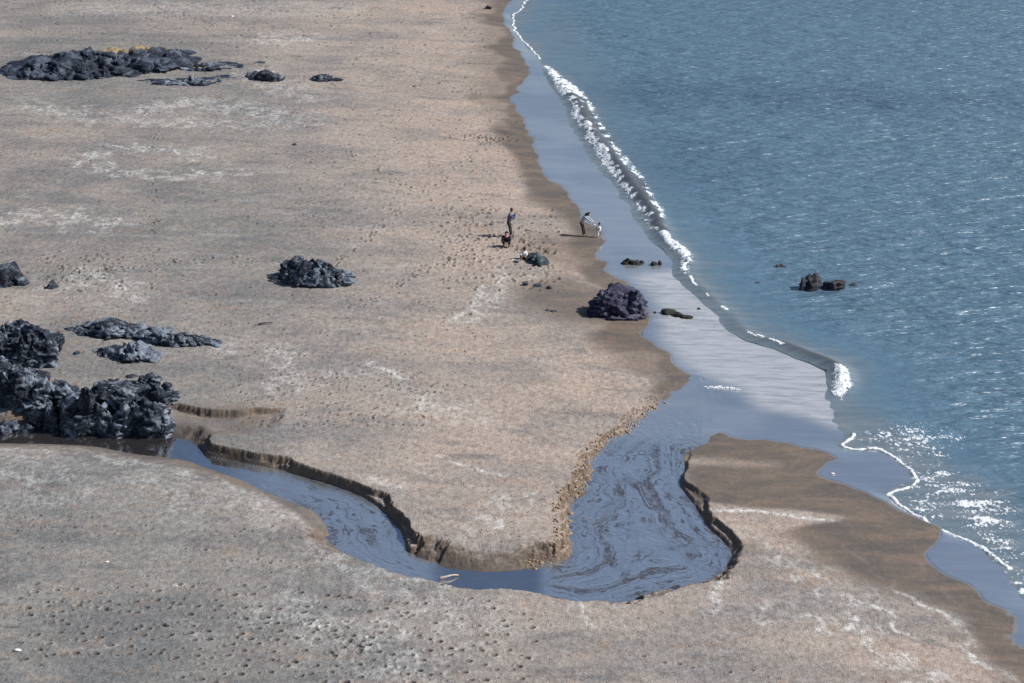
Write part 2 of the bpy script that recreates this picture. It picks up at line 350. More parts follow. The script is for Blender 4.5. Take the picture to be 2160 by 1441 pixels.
# damp collar by the stream
damp = np.maximum(damp, np.where(inS, 1, (1-ss(.0, .5, (dS+.1*wob)/np.where(WD > 1, WD, 10)))*(WD > 1)))
damp = np.maximum(damp, .9*poly_mask([(640,1062),(700,1110),(706,1143),(690,1150),(600,1080),(560,1040)], .4, .35, .3))
damp = np.maximum(damp, .6*poly_mask([(370,870),(560,878),(540,915),(450,930),(380,925)], .5, .8, .8))
mirror = np.where(inA, 1-ss(.0, .12, dA), 1.0)
mirror = np.where(inS, 1, mirror)
pale = np.zeros(sh); thin = np.zeros(sh)
for pts, wd, a in [
 ([(1480,1066),(1600,1066),(1790,1087)],.15,.8),([(1793,1090),(1800,1110),(1776,1140),(1830,1165),(1822,1180),(1860,1200)],.10,.55),([(1800,1140),(1850,1137)],.1,.4),
 ([(1886,1202),(1888,1222),(1950,1250),(2012,1282),(2050,1330),(2035,1345),(2080,1380),(2160,1412)],.13,.95),([(2012,1282),(2050,1300),(2062,1340)],.08,.6),
 ([(1630,1010),(1650,1030),(1676,1055)],.07,.5),([(1640,995),(1630,1020)],.07,.5),
 ([(1540,1120),(1620,1140),(1690,1180),(1760,1230),(1800,1270),(1810,1290)],.35,.7),([(1780,1250),(1880,1270),(1885,1310),(1930,1330)],.12,.6),
 ([(1720,1300),(1790,1325),(1870,1360),(1920,1400),(1960,1441)],.35,.8),([(1520,1220),(1505,1250),(1515,1275)],.2,.6),([(1515,1280),(1560,1275),(1620,1270)],.4,.6),([(1800,1300),(1780,1315),(1810,1290)],.2,.6),
 ([(1210,1265),(1260,1325)],.12,.5),([(1020,1100),(1090,1060),(1110,1050)],.4,.75),([(920,960),(980,980),(1070,1000)],.12,.6),([(980,980),(1060,998)],.1,.6),
 ([(185,345),(230,325),(330,320),(420,335)],.5,.8),([(190,350),(260,375),(360,380),(500,370)],.5,.8),([(60,235),(200,255),(300,265)],.9,.7),([(300,245),(420,225),(600,250)],1.2,.7),([(330,262),(560,270),(640,262)],.8,.6),
 ([(0,480),(120,470),(230,480)],.9,.7),([(120,620),(230,590),(260,640)],.7,.7),([(780,768),(850,800)],.25,.6),([(590,760),(600,830),(680,800),(750,790)],.6,.5),([(500,740),(580,750)],.8,.5),
 ([(950,670),(1010,640),(1020,600)],.25,.5),([(1010,630),(1000,655)],.3,.5),([(560,92),(640,85)],1.2,.7),([(540,160),(640,210)],1.,.6),([(1150,575),(1220,588),(1290,592)],.35,.6),([(1060,560),(1040,640),(980,670)],.3,.35),
 ([(780,1010),(840,1030)],.3,.4),([(0,935),(150,945),(330,985),(500,1025),(600,1065),(690,1140)],.35,.7),([(20,950),(60,1020),(120,1050)],1.2,.4),([(300,1000),(420,1060),(560,1080)],1.,.35),([(700,1180),(800,1215),(900,1260),(950,1330)],1.0,.45),
 ([(800,1330),(840,1420)],1.2,.6),([(620,1300),(700,1330)],1.,.5),([(950,1260),(1000,1340)],.7,.45),([(180,30),(700,20)],2.5,.35),([(880,840),(980,870)],.8,.5),([(1300,780),(1460,803)],.4,.4)]:
    if wd <= .3: thin = np.maximum(thin, a*line_mask(pts, wd, wobble=.25))
    else: pale = np.maximum(pale, a*line_mask(pts, wd*1.5, wobble=1.6))
pale *= ss(-.8, .4, fbm2(GX*1.1, GY*.8, 4, 71))*.95
pale = np.maximum(pale, 1.6*thin*ss(-1.2, -.1, fbm2(GX*1.6, GY*1.2, 3, 75)))
face = np.zeros(sh)
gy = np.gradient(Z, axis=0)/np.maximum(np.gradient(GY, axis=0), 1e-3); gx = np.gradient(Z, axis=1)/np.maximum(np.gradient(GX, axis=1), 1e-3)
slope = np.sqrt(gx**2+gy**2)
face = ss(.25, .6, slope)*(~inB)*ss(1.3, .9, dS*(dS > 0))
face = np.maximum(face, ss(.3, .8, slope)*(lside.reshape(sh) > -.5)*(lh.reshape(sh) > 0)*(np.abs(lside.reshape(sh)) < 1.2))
warm = np.clip(ss(26, 2, dA)*.8 + .35*n2(GX*.05, GY*.03, 81)+.15, 0, 1)

# ------------------------------------------------------------------ sand material
def make_sand():
    n = NT('beach_sand')
    A_ = {k: n.attr(k) for k in ('damp', 'mirror', 'pale', 'face', 'warm', 'foot', 'swash')}
    fg = n.ramp(A_['warm'], .05, .5)
    big = n.noise(n.map((.12, .2, .2), .2), 1, 6, .7, .3)
    med = n.noise(n.map((.35, .9, .8), .12), 1, 5, .65, .6)
    fine = n.noise(n.map((4.5, 2.6, 5)), 1, 4, .75)
    grain = n.noise(n.map((17, 9, 17)), 1, 2, .7)
    speck = n.noise(n.map((5.5, 3.4, 4), .3, (3, 1, 0)), 1, 2, .6)
    grey = n.mix(fg, n.mix(n.ramp(big, .38, .62), (.225, .212, .195), (.148, .148, .146)), n.mix(n.ramp(big, .38, .62), (.29, .26, .235), (.172, .172, .172)))
    tan = (.375, .295, .24)
    col = n.mix(n.math('MULTIPLY', A_['warm'], n.ramp(big, .75, .3, .35, 1)), grey, tan)
    rust = n.noise(n.map((.5, 1.1, 1), -.1, (9, 2, 0)), 1, 5, .7, 1.)
    col = n.mix(n.ramp(rust, .50, .75, 0, .45), col, (.34, .225, .15))
    # dry pale drifts
    pl = n.ramp(med, .52, .74)
    brk = n.ramp(n.noise(n.map((1.6, 3.4, 3)), 1, 5, .7), .38, .66)
    col = n.mix(n.math('MULTIPLY', n.math('MULTIPLY', pl, brk), .5), col, (.44, .425, .395))
    col = n.mix(n.math('MULTIPLY', A_['pale'], n.ramp(fine, .32, .68, .1, .95)), col, (.56, .55, .52))
    # dark heavy-mineral bands
    dk = n.ramp(n.noise(n.map((.28, .8, 1), .15, (4, 7, 0)), 1, 4, .6, .4), .56, .72)
    col = n.mix(n.math('MULTIPLY', dk, .6), col, (.135, .135, .135))
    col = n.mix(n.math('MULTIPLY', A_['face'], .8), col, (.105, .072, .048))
    dampc = n.mix(n.ramp(med, .3, .7), (.175, .132, .10), (.090, .080, .073))
    col = n.mix(n.math('MULTIPLY', A_['damp'], .92), col, dampc)
    col = n.mix(n.math('MULTIPLY', A_['foot'], .75), col, (.085, .068, .055))
    # grain
    dryness = n.math('SUBTRACT', 1.0, n.math('MULTIPLY', A_['damp'], .6))
    g1 = n.math('MULTIPLY', n.math('SUBTRACT', fine, .5), n.math('MULTIPLY', dryness, 1.7))
    g2 = n.math('MULTIPLY', n.math('SUBTRACT', grain, .5), n.math('MULTIPLY', dryness, 1.5))
    gg = n.math('ADD', 1.0, n.math('ADD', g1, g2))
    cc = n.t.nodes.new('ShaderNodeCombineColor'); [n.link(gg, cc.inputs[i]) for i in range(3)]
    col = n.mix(1.0, col, cc.outputs[0], 'MULTIPLY')
    col = n.mix(n.math('MULTIPLY', n.ramp(speck, .68, .78), n.math('MULTIPLY', dryness, .6)), col, (.07, .055, .045))
    streak = n.noise(n.map((.25, 1.6, 1), .15, (2, 2, 0)), 1, 5, .65, .5)
    wetc = n.mix(n.ramp(streak, .4, .65), (.24, .26, .275), (.29, .305, .32))
    wetc = n.mix(n.ramp(n.noise(n.map((.09, .12, 1), 0, (7, 7, 0)), 1, 3, .6), .42, .6), n.mix(.35, wetc, (.10, .115, .135)), n.mix(.35, wetc, (.34, .35, .36)))
    wetc = n.mix(n.math('MULTIPLY', A_['swash'], n.ramp(n.noise(n.map((.5, 3.2, 1), .1, (1, 5, 0)), 1, 4, .7, .5), .35, .6, .25, 1)), wetc, (.46, .46, .465))
    col = n.mix(A_['mirror'], col, wetc)
    rough = n.fmix(A_['mirror'], n.fmix(A_['damp'], .95, .62), n.fmix(A_['swash'], n.ramp(streak, .35, .7, .10, .20), .34))
    n.set(Base_Color=col, Roughness=rough, IOR=n.fmix(A_['mirror'], 1.35, n.fmix(A_['swash'], 7.5, 3.2)))
    n.put(n.fmix(A_['mirror'], .25, .5), n.b.inputs['Specular IOR Level'])
    n.put(n.mix(A_['mirror'], (1, 1, 1), (.97, .98, 1.0)), n.b.inputs['Specular Tint'])
    h = n.math('ADD', n.math('MULTIPLY', fine, .7), n.math('ADD', n.math('MULTIPLY', grain, .3), n.math('MULTIPLY', n.ramp(speck, .62, .8), -.8)))
    amt = n.math('MULTIPLY', n.math('SUBTRACT', 1.0, n.math('MAXIMUM', A_['mirror'], n.math('MULTIPLY', A_['damp'], .85))), .6)
    nb = n.bump(h, amt, .06)
    rip = n.noise(n.map((1.2, 5.5, 1), .12), 1, 3, .6)
    nb = n.bump(rip, n.math('MULTIPLY', A_['mirror'], .10), .03, nb)
    n.link(nb, n.b.inputs['Normal'])
    return n.m
SAND = make_sand()
V = np.stack([GX, GY, Z], -1).reshape(-1, 3)
sand = mesh_obj('beach_sand', V, grid_faces(), SAND)
swash = poly_mask([(1330,590),(1440,570),(1500,640),(1640,735),(1760,785),(1775,900),(1830,925),(1691,880),(1596,864),(1555,835),(1500,812),(1440,770),(1400,710),(1380,640)], 0, .9, 1.)
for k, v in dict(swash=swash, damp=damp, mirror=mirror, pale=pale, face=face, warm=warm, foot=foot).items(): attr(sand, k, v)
structure(sand)

# ------------------------------------------------------------------ sea
def wave_h(X, Y):
    c, s = math.cos(.17), math.sin(.17); x = X*c+Y*s; y = -X*s+Y*c
    w1 = n2(x*.22 + n2(x*.1, y*.1, 90), y*.95, 91)*.030 + n2(x*.5, y*1.7, 92)*.020 + n2(x*.09, y*.33, 93)*.03
    return w1
def vinside(mask):  # a cell is kept when any corner is kept
    return mask[:-1, :-1] | mask[1:, :-1] | mask[:-1, 1:] | mask[1:, 1:]
cs = ss(0, 4, np.where(inB, dB, 0))
WZ = wave_h(GX, GY)*(.25+.75*cs) + .012
# breaking wave ridge north, lying just outside the edge
def arc_param(px): return px
BR = smooth([(*unp(x, y, .1), h) for x, y, h in [(1150,140,0),(1166,158,.12),(1192,185,.22),(1222,225,.3),(1243,270,.32),(1272,310,.34),(1305,350,.34),(1330,385,.34),(1358,420,.32),(1385,462,.3),(1402,500,.26),(1428,525,.22),(1447,545,.18),(1446,575,.1),(1470,600,.1),(1505,632,.1),(1540,662,.08),(1560,688,.1),(1600,712,.14),(1650,724,.16),(1700,745,.22),(1750,765,.26),(1776,785,.3),(1779,812,.22),(1775,835,0)]], .3)
bx = (GX > 2) & (GX < 30) & (GY > 70) & (GY < 165)
dR = np.full(sh, 99.); hR = np.zeros(sh)
q, (hh,) = seg_dist(GX[bx], GY[bx], BR); dR[bx] = q; hR[bx] = hh
WZ += hR*np.exp(-(dR/.55)**2)
foam = np.zeros(sh)
# foam masks: streaked white water
fn = fbm2(GX*2.2, GY*1.5, 4, 101); fn2 = fbm2(GX*.7+fn*.3, GY*1.6, 4, 105)
edge = np.where(inB, dB, 9)
def foam_poly(pts, a, soft=.6): return a*poly_mask(pts, 0., soft, .6)
F1 = foam_poly([(1150,140),(1185,160),(1240,205),(1285,275),(1330,345),(1362,385),(1395,440),(1415,505),(1455,535),(1452,580),(1436,575),(1440,548),(1395,512),(1350,460),(1315,410),(1270,350),(1240,300),(1208,250),(1205,225),(1170,180)], 1, .35)
mid = line_mask([(1215,205),(1250,262),(1290,325),(1330,380),(1362,430),(1395,490)], .42, 0, .5)*.9
F2 = foam_poly([(1760,775),(1785,785),(1788,820),(1768,832),(1762,800)], 1.1, .3)
F3 = foam_poly([(1776,930),(1840,905),(1960,890),(2040,920),(2010,980),(2100,1040),(2160,1090),(2180,1260),(2120,1200),(2050,1140),(1940,1088),(1870,1050),(1915,1030),(1925,1005),(1880,965),(1800,950)], .60, 1.8)
strip = (1.15+.4*fn)*np.exp(-((edge-.08)/.11)**2)*((GY > 160) | (GY < 84))
strip2 = .7*np.exp(-((edge-.1)/.14)**2)*((GY >= 88) & (GY < 112))*ss(.1, .5, n2(GX*.6, GY*.3, 120)+.1)
foam = np.maximum.reduce([F1*(.92+.6*fn) - mid*1.3, F2*(.9+.4*fn), F3*.85 + F3*.9*fn2, strip, strip2, np.zeros(sh)])
for pts, wd_ in [([(1455,585),(1468,606)],.12),([(1524,650),(1534,656)],.14),([(1600,710),(1612,716)],.12),([(1625,720),(1650,731)],.12),([(1578,706),(1584,709)],.08),([(1488,622),(1494,628)],.07)]:
    foam = np.maximum(foam, 1.1*line_mask(pts, wd_, 0, .05))
foam = np.maximum(foam, .8*line_mask([(1505,817),(1535,819),(1557,822)], .14, .05, .1)*(.9+.5*fn))
foam[~inB & (edge > 8) & (dB > .6) & (dA > 2)] *= 1
WZ += np.clip(foam-.35, 0, 1)*.06*(.5+fn)
gust = np.zeros(sh)
gust = np.maximum(.55*poly_mask([(1180,165),(1500,175),(1900,185),(2160,215),(1900,235),(1500,225),(1300,235),(1210,215)], 0, 5., 5), .3*ss(.1, .6, n2(GX*.03, GY*.045, 130)))
gust += .35*poly_mask([(1180,60),(1700,90),(2200,60),(2200,-20),(1150,-20)], 0, 3., 3)*0
keep = vinside(inB | (dB < .6) & ~inA & (dA > .3))
def make_sea():
    n = NT('sea_water')
    fo, sh_, gu, ch = n.attr('foam'), n.attr('shallow'), n.attr('gust'), n.attr('chop')
    m1 = n.map((.42, 1.7, 1), -.17); m2 = n.map((1.2, 3.8, 1), -.08, (5, 3, 0)); m3 = n.map((.16, .8, 1), -.24)
    a = n.noise(m1, 1, 2, .5, .2); b = n.noise(m2, 1, 2, .6); c = n.noise(m3, 1, 2, .5, .3)
    h = n.math('ADD', n.math('MULTIPLY', a, .6), n.math('ADD', n.math('MULTIPLY', b, .24), n.math('MULTIPLY', c, .7)))
    deep = n.mix(gu, (.082, .158, .222), (.036, .080, .138))
    col = n.mix(sh_, deep, n.mix(n.ramp(a, .35, .65), (.12, .15, .17), (.19, .205, .21)))
    fine = n.noise(n.map((6, 4, 7), .5), 1, 5, .8)
    fm = n.ramp(n.math('ADD', n.math('MULTIPLY', fo, .57), n.math('MULTIPLY', n.math('SUBTRACT', fine, .5), 1.9)), .36, .46)
    fm = n.math('MULTIPLY', fm, n.ramp(fo, .02, .15))
    col = n.mix(n.attr('turbid'), col, (.06, .062, .065))
    col = n.mix(fm, col, (.82, .84, .86))
    n.set(Base_Color=col, Roughness=n.fmix(fm, .40, .8), IOR=n.fmix(fm, 1.9, 1.2))
    nb = n.bump(h, n.math('MULTIPLY', ch, 1.0), 1.0)
    nb = n.bump(fine, n.math('MULTIPLY', fm, .8), .08, nb)
    n.link(nb, n.b.inputs['Normal']); return n.m
SEAM = make_sea()
chop = (.16+.84*ss(.2, 7, np.where(inB, dB, 0)))*(1+.1*gust)
shallow = (1-ss(0, 3.0, np.where(inB, dB, 0)+wob))*.8
shallow = np.maximum(shallow, .75*poly_mask([(1500,690),(1640,740),(1760,790),(1800,850),(1900,900),(2000,960),(2160,1100),(2160,1300),(1800,1000),(1700,900),(1500,800)], 0, 1.5, 1.5))
shallow = np.maximum(shallow, .35*poly_mask([(1110,0),(1200,20),(1260,110),(1350,330),(1480,520),(1440,560),(1230,260),(1160,150),(1100,60)], 0, 2.5, 1.5))
turb = np.clip(np.maximum(mid*1.1, ss(.05, .2, hR)*np.exp(-(dR/.3)**2)*.85*(foam < .5)), 0, 1)
v, f, (af, ash, ag, ac, at_) = compact(np.stack([GX, GY, WZ], -1).reshape(-1, 3), grid_faces(keep), [foam, shallow, gust, chop, turb])
sea = mesh_obj('sea_water', v, f, SEAM); structure(sea)
attr(sea, 'foam', af); attr(sea, 'shallow', ash); attr(sea, 'gust', ag); attr(sea, 'chop', ac); attr(sea, 'turbid', at_)

# ------------------------------------------------------------------ stream
ks = vinside(inS | ((dS < .5) & (dA > -1)))
def make_stream():
    n = NT('stream_water')
    di, al = n.attr('inward'), n.attr('lively')
    w1 = n.noise(n.map((.35, .3, 1), .4), 1, 3, .55, .8)
    w2 = n.noise(n.map((1.2, .9, 1), .3, (3, 3, 0)), 1, 4, .6, .5)
    co = n.math('ADD', n.math('MULTIPLY', di, 1.25), n.math('ADD', n.math('MULTIPLY', w1, 3.6), n.math('MULTIPLY', w2, 1.0)))
    cx = n.t.nodes.new('ShaderNodeCombineXYZ'); n.link(co, cx.inputs[0]); n.link(n.math('MULTIPLY', w1, 2.), cx.inputs[1])
    ln = n.noise(cx.outputs[0], 1.5, 4, .6)
    lines = n.ramp(n.math('ABSOLUTE', n.math('SUBTRACT', ln, .5)), .0, .07, 1, 0)
    patch = n.ramp(n.noise(n.map((.3, .28, 1), .5, (8, 5, 0)), 1, 3, .6, .5), .36, .52)
    lines = n.math('MULTIPLY', n.math('MULTIPLY', lines, patch), n.math('MULTIPLY', n.ramp(al, .1, .7), n.ramp(w2, .35, .5, .3, 1)))
    mott = n.ramp(w2, .35, .7)
    col = n.mix(mott, (.19, .21, .235), (.28, .30, .325))
    col = n.mix(n.ramp(al, .1, .4), (.05, .042, .038), col)
    col = n.mix(n.math('MULTIPLY', lines, .9), col, (.03, .02, .018))
    col = n.mix(n.attr('mouth'), col, (.25, .27, .285))
    mo = n.attr('mouth'); lines = n.math('MULTIPLY', lines, n.math('SUBTRACT', 1.0, mo))
    n.set(Base_Color=col, Roughness=n.fmix(mo, n.fmix(al, .04, .12), .15), IOR=n.fmix(mo, n.fmix(lines, n.fmix(mott, 7.5, 12.0), 1.6), 7.5))
    n.put((.95, .97, 1.0), n.b.inputs['Specular Tint'])
    h = n.math('ADD', n.math('MULTIPLY', ln, .7), n.math('MULTIPLY', n.noise(n.map((4, 4, 1)), 1, 2, .6), .25))
    nb = n.bump(h, n.math('MULTIPLY', al, .6), .16)
    n.link(nb, n.b.inputs['Normal']); return n.m
lively = ss(520, 640, 1080 + GX/np.maximum(GY, 1)*FPX)*0
def pxy(X, Y, z=ZW):
    zc = (Y*cp + (CAM_H-z)*sp_); yc = (Y*sp_ - (CAM_H-z)*cp)
    return 1080 + FPX*X/zc, 720.5 - FPX*yc/zc
# liveliness follows the stream: calm pool by the rocks, quick water through both bends, calm again at the mouth
x1, y1 = unp(400, 960, ZW); x2, y2 = unp(760, 1120, ZW); x3, y3 = unp(960, 1220, ZW); x4, y4 = unp(1180, 1220, ZW); ym0 = unp(1450, 900, ZW)[1]; ym1 = unp(1450, 840, ZW)[1]
lively = .12 + .55*ss(x1, x2, GX)*(1-ss(x2+1.4, x3, GX)) + .9*ss(x4-1.2, x4+.8, GX)*(1-ss(ym0, ym1, GY))
mouth = ss(unp(1450, 950, ZW)[1], unp(1450, 905, ZW)[1], GY)*(GX > 0)
v, f, (a1, a2, a3) = compact(np.stack([GX, GY, zwf(GX)-.035*mouth], -1).reshape(-1, 3), grid_faces(ks & (GY[:-1, :-1] > 50)), [np.where(inS, dS, 0), lively, mouth])
stream = mesh_obj('stream_water', v, f, make_stream()); structure(stream); attr(stream, 'inward', a1); attr(stream, 'lively', a2); attr(stream, 'mouth', a3)

# ------------------------------------------------------------------ foam clots: small real lumps thrown along the breaking wave
def ico(sub):
    bm = bmesh.new(); bmesh.ops.create_icosphere(bm, subdivisions=sub, radius=1)
    v = np.array([p.co[:] for p in bm.verts]); f = np.array([[q.index for q in p.verts] for p in bm.faces]); bm.free(); return v, f
ICO = {k: ico(k) for k in (1, 2, 3, 4, 5)}
fm_ = NT('sea_foam'); fm_.set(Base_Color=(.8, .82, .84), Roughness=.75); FOAM = fm_.m
m = (foam > .8) & (GY > 60) & (GY < 190) & (np.abs(GX/np.maximum(GY, 1)) < .29)
jj, ii = np.nonzero(m); pr = (GY[jj, ii]/100)**2; sel = rng.random(len(jj)) < .06
jj, ii = jj[sel], ii[sel]
if len(jj) > 9000: k = rng.permutation(len(jj))[:9000]; jj, ii = jj[k], ii[k]
iv, if_ = ICO[1]; N = len(jj); pos_y = GY[jj, ii]; sc = rng.uniform(.010, .032, N)*(pos_y/90)
pos = np.stack([GX[jj, ii]+rng.normal(0, .03, N), GY[jj, ii]+rng.normal(0, .05, N), WZ[jj, ii]+.01+rng.uniform(0, .03, N)], 1)
shp = np.stack([rng.uniform(1., 2.2, N), rng.uniform(.8, 1.3, N), rng.uniform(.5, 1.0, N)], 1)
ml = smooth([unp(x, y, .14) for x, y in [(1482,816),(1505,817),(1535,818),(1560,822)]], .02); kk = (rng.beta(2.2, 2.0, 150)*(len(ml)-1)).astype(int)
px_ = np.concatenate([pos, np.stack([ml[kk, 0], ml[kk, 1]+rng.normal(0, .16, 150)*np.sin(kk/len(ml)*math.pi)*(.4+.6*np.abs(np.sin(kk/len(ml)*9))), np.full(150, .145)], 1)]); pos = px_
sc = np.concatenate([sc, rng.uniform(.01, .03, 150)]); shp = np.vstack([shp, np.tile([2.2, 1.2, .6], (150, 1))]); N = len(pos)
vv = (iv[None]*shp[:, None]*sc[:, None, None] + pos[:, None]).reshape(-1, 3)
ff = (if_[None] + (np.arange(N)*len(iv))[:, None, None]).reshape(-1, 3)
stuff(mesh_obj('sea_foam', vv, ff, FOAM), 'white clots of foam along the breaking wave and shore edge', 'foam')

# ------------------------------------------------------------------ rocks
def rock_mat(name, dark, light, amt=.5, patch=None, psc=.6, centre=None):
    n = NT(name)
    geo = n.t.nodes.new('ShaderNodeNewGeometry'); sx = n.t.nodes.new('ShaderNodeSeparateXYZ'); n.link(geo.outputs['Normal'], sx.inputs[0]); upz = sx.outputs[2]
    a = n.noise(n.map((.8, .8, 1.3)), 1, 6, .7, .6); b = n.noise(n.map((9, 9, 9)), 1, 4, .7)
    col = n.mix(n.math('MULTIPLY', n.ramp(a, .46, .60, 0, amt), n.ramp(upz, -.1, .5, .25, 1)), dark, light)  # pale weathering by noise; lit tops and shaded fronts put into the colour
    col = n.mix(n.ramp(b, .5, .75, 0, .45), col, light)
    col = n.mix(n.ramp(b, .45, .25, 0, .6), col, tuple(c*.35 for c in dark))
    if patch:
        pm = n.math('MULTIPLY', n.ramp(n.noise(n.map((psc,)*3, 0, (2, 0, 1)), 1, 4, .6), .5, .6), n.ramp(sx.outputs[2], .5, .85))
        if centre:
            vm = n.t.nodes.new('ShaderNodeVectorMath'); vm.operation = 'SUBTRACT'; n.link(geo.outputs['Position'], vm.inputs[0]); vm.inputs[1].default_value = centre
            vs_ = n.t.nodes.new('ShaderNodeVectorMath'); vs_.operation = 'MULTIPLY'; n.link(vm.outputs[0], vs_.inputs[0]); vs_.inputs[1].default_value = (1/3.6, 1/2.6, 0)
            vl = n.t.nodes.new('ShaderNodeVectorMath'); vl.operation = 'LENGTH'; n.link(vs_.outputs[0], vl.inputs[0])
            pm = n.math('MULTIPLY', n.ramp(vl.outputs['Value'], 1.1, .6), n.ramp(sx.outputs[2], .1, .5))
        col = n.mix(n.math('MULTIPLY', pm, .85), col, patch)
    n.set(Base_Color=col, Roughness=.62)
    n.put(.25, n.b.inputs['Specular IOR Level'])
    n.link(n.bump(n.math('ADD', a, b), .9, .10), n.b.inputs['Normal']); return n.m
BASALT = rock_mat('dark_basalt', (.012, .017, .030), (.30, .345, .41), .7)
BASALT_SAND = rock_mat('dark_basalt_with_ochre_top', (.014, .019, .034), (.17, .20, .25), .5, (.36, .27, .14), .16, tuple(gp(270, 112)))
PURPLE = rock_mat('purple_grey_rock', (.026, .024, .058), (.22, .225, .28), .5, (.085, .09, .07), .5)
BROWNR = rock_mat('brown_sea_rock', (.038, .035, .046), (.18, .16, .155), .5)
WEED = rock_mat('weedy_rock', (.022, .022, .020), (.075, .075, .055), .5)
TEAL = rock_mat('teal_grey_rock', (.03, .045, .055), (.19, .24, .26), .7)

def worley(p, seed):
    """random value of the nearest cell, and distance to its border"""
    b = np.floor(p).astype(np.int64); F1 = np.full(len(p), 9.); F2 = F1.copy(); val = np.zeros(len(p))
    for a in (-1, 0, 1):
        for c_ in (-1, 0, 1):
            for e in (-1, 0, 1):
                q = b + np.array([a, c_, e]); h = (q[:, 0]*73856093 ^ q[:, 1]*19349663 ^ q[:, 2]*83492791 ^ seed*2654435) & 0xffffff
                r1 = (h % 991)/991.; r2 = ((h//991) % 997)/997.; r3 = ((h*7919) % 983)/983.
                d = np.sqrt(((p-q-np.stack([r1, r2, r3], 1))**2).sum(1)); m = d < F1
                F2 = np.where(m, F1, np.minimum(F2, d)); val = np.where(m, ((h*31) % 977)/977., val); F1 = np.where(m, d, F1)
    return val, F2-F1
def chunk(c, r, seed, rot=None, sub=4, nplanes=10, rough=.16, cut=.52):
    """one angular block: a sphere cut by random planes, then cracked and roughened at real size"""
    g = np.random.default_rng(seed); v, f = ICO[sub]; v = v.copy()
    pn = g.normal(size=(nplanes, 3)); pn /= np.linalg.norm(pn, axis=1)[:, None]; pd = g.uniform(cut, .92, nplanes)
    dots = v @ pn.T
    rr = np.min(np.where(dots > .05, pd[None]/np.maximum(dots, .05), 9), axis=1); rr = np.minimum(rr, 1.15)
    p = v*rr[:, None]*np.array(r)[None]
    m_ = max(min(r), .04); off = g.uniform(0, 50, 3)
    k1 = min(1/.5, 1.5/m_); q = p*np.array([1, 1, 2.2])*k1; a = g.uniform(-.5, .5); q[:, 2] += q[:, 0]*a; q = q+off
    v1, e1 = worley(q, seed)
    amp = min(.5*m_, .30)
    rg = 1-np.abs(n3(q*.9+3, 7))*2.6; rg2 = 1-np.abs(n3(q*2.3+8, 9))*2.6
    d = amp*((v1-.5)*.45 - .2*np.exp(-(e1/.07)**2) + .5*(rg-.4) + .24*(rg2-.4) + .2*fbm3(p*k1*4+off, 2, 5))
    nrm = v/np.array(r)[None]; nrm /= np.linalg.norm(nrm, axis=1)[:, None]
    p = p + nrm*d[:, None]
    if rot is not None:
        cs_, sn = math.cos(rot), math.sin(rot); p = np.stack([p[:, 0]*cs_-p[:, 1]*sn, p[:, 0]*sn+p[:, 1]*cs_, p[:, 2]], 1)
    return p + np.array(c)[None], f
def ridge(xs, top, bot, step, wpx, seed, sub=4, layers=(.0, .3, .6), dr=.8, low=False):
    """blocks that together fill the band between two outlines read off the photograph"""
    g = random.Random(seed); out = []; x = xs[0]+wpx*.25
    while x < xs[-1]-wpx*.2:
        for k, l in enumerate(layers):
            px = x + g.uniform(-.4, .4)*step; t = float(np.interp(px, xs, top)); b = float(np.interp(px, xs, bot)); H = max(b-t, 4)
            wp = min(wpx*g.choice((.5, .75, 1.05, 1.35)), H*2+12); base = b - H*l*(.85 if low else .75)
            h_ = (base-t)*(g.uniform(.55, .85) if k == 0 else g.uniform(.85, 1.02))
            if low: h_ = min(h_, H*g.uniform(.25, .6))
            out.append((px, base, wp, max(h_, 3), dr*g.uniform(.8, 1.2), g.randrange(10**6), g.uniform(-.6, .6), sub))
        x += step
    return out
def rock(name, label, blocks, mat, group=None, cat='rock', parent=None, wz=None):
    """blocks: (px centre, py base, width px, height px, depth ratio, seed); px in the photograph, turned into metres on the sand"""
    VS, FS, o = [], [], 0; first = None
    for b in blocks:
        px, py, wpx, hpx, dr, seed = b[:6]; rt = b[6] if len(b) > 6 else None; sub = b[7] if len(b) > 7 else (4 if wpx > 40 else 3)
        x, y, z = gp(px, py) if wz is None else (*unp(px, py, wz), wz)
        sc = cp*(py + 900)/CAM_H; wm = wpx/sc/2; dm = wm*dr
        el = math.atan2(CAM_H, y); hm = max((hpx/sc - dm*math.sin(el)*1.1)/math.cos(el), .35*hpx/sc)
        v, f = chunk((x, y+dm*.75, z+hm*.12), (wm, dm, hm*.88), seed, rt, sub)
        if first is None: first = (x, y+dm*.5, z)
        VS.append(v); FS.append(f+o); o += len(v)
    v = np.vstack(VS); f = np.vstack(FS); v -= np.array(first)
    ob = mesh_obj(name, v, f, mat, shade=False); ob.location = first
    if label: tag(ob, label, cat, group)
    return ob
rs = random.Random(5)
# far outcrop, long and low with ochre top
bl = ridge([6,40,110,180,330,385,412],[146,124,112,100,98,108,134],[158,166,170,168,154,138,136],17,60,1,4,(0,.25,.5,.72),.9,True)
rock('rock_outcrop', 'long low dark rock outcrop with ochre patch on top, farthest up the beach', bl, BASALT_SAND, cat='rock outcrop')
bl = ridge([296,330,380,430,482],[166,163,160,158,155],[170,178,181,181,170],16,34,21,3,(0,.5),.7,True) + ridge([372,400,440,480,504],[136,130,126,126,136],[146,150,151,146,142],16,34,22,3,(0,.5),.7,True)
rock('rock_outcrop', 'broken low ledges just right of the far ochre-topped outcrop', bl, BASALT, cat='rock outcrop')
rock('boulder', 'dark rounded rock with smaller one at its left, right of the far broken ledges', [(566,171,56,27,.8,31),(534,166,34,15,1,32),(590,170,16,14,1,33)], BASALT)
rock('boulder', 'low flat jagged rock, rightmost of the far rocks', [(680,174,46,16,.9,41),(710,172,40,9,.7,42),(662,169,22,9,1,43)], BASALT)
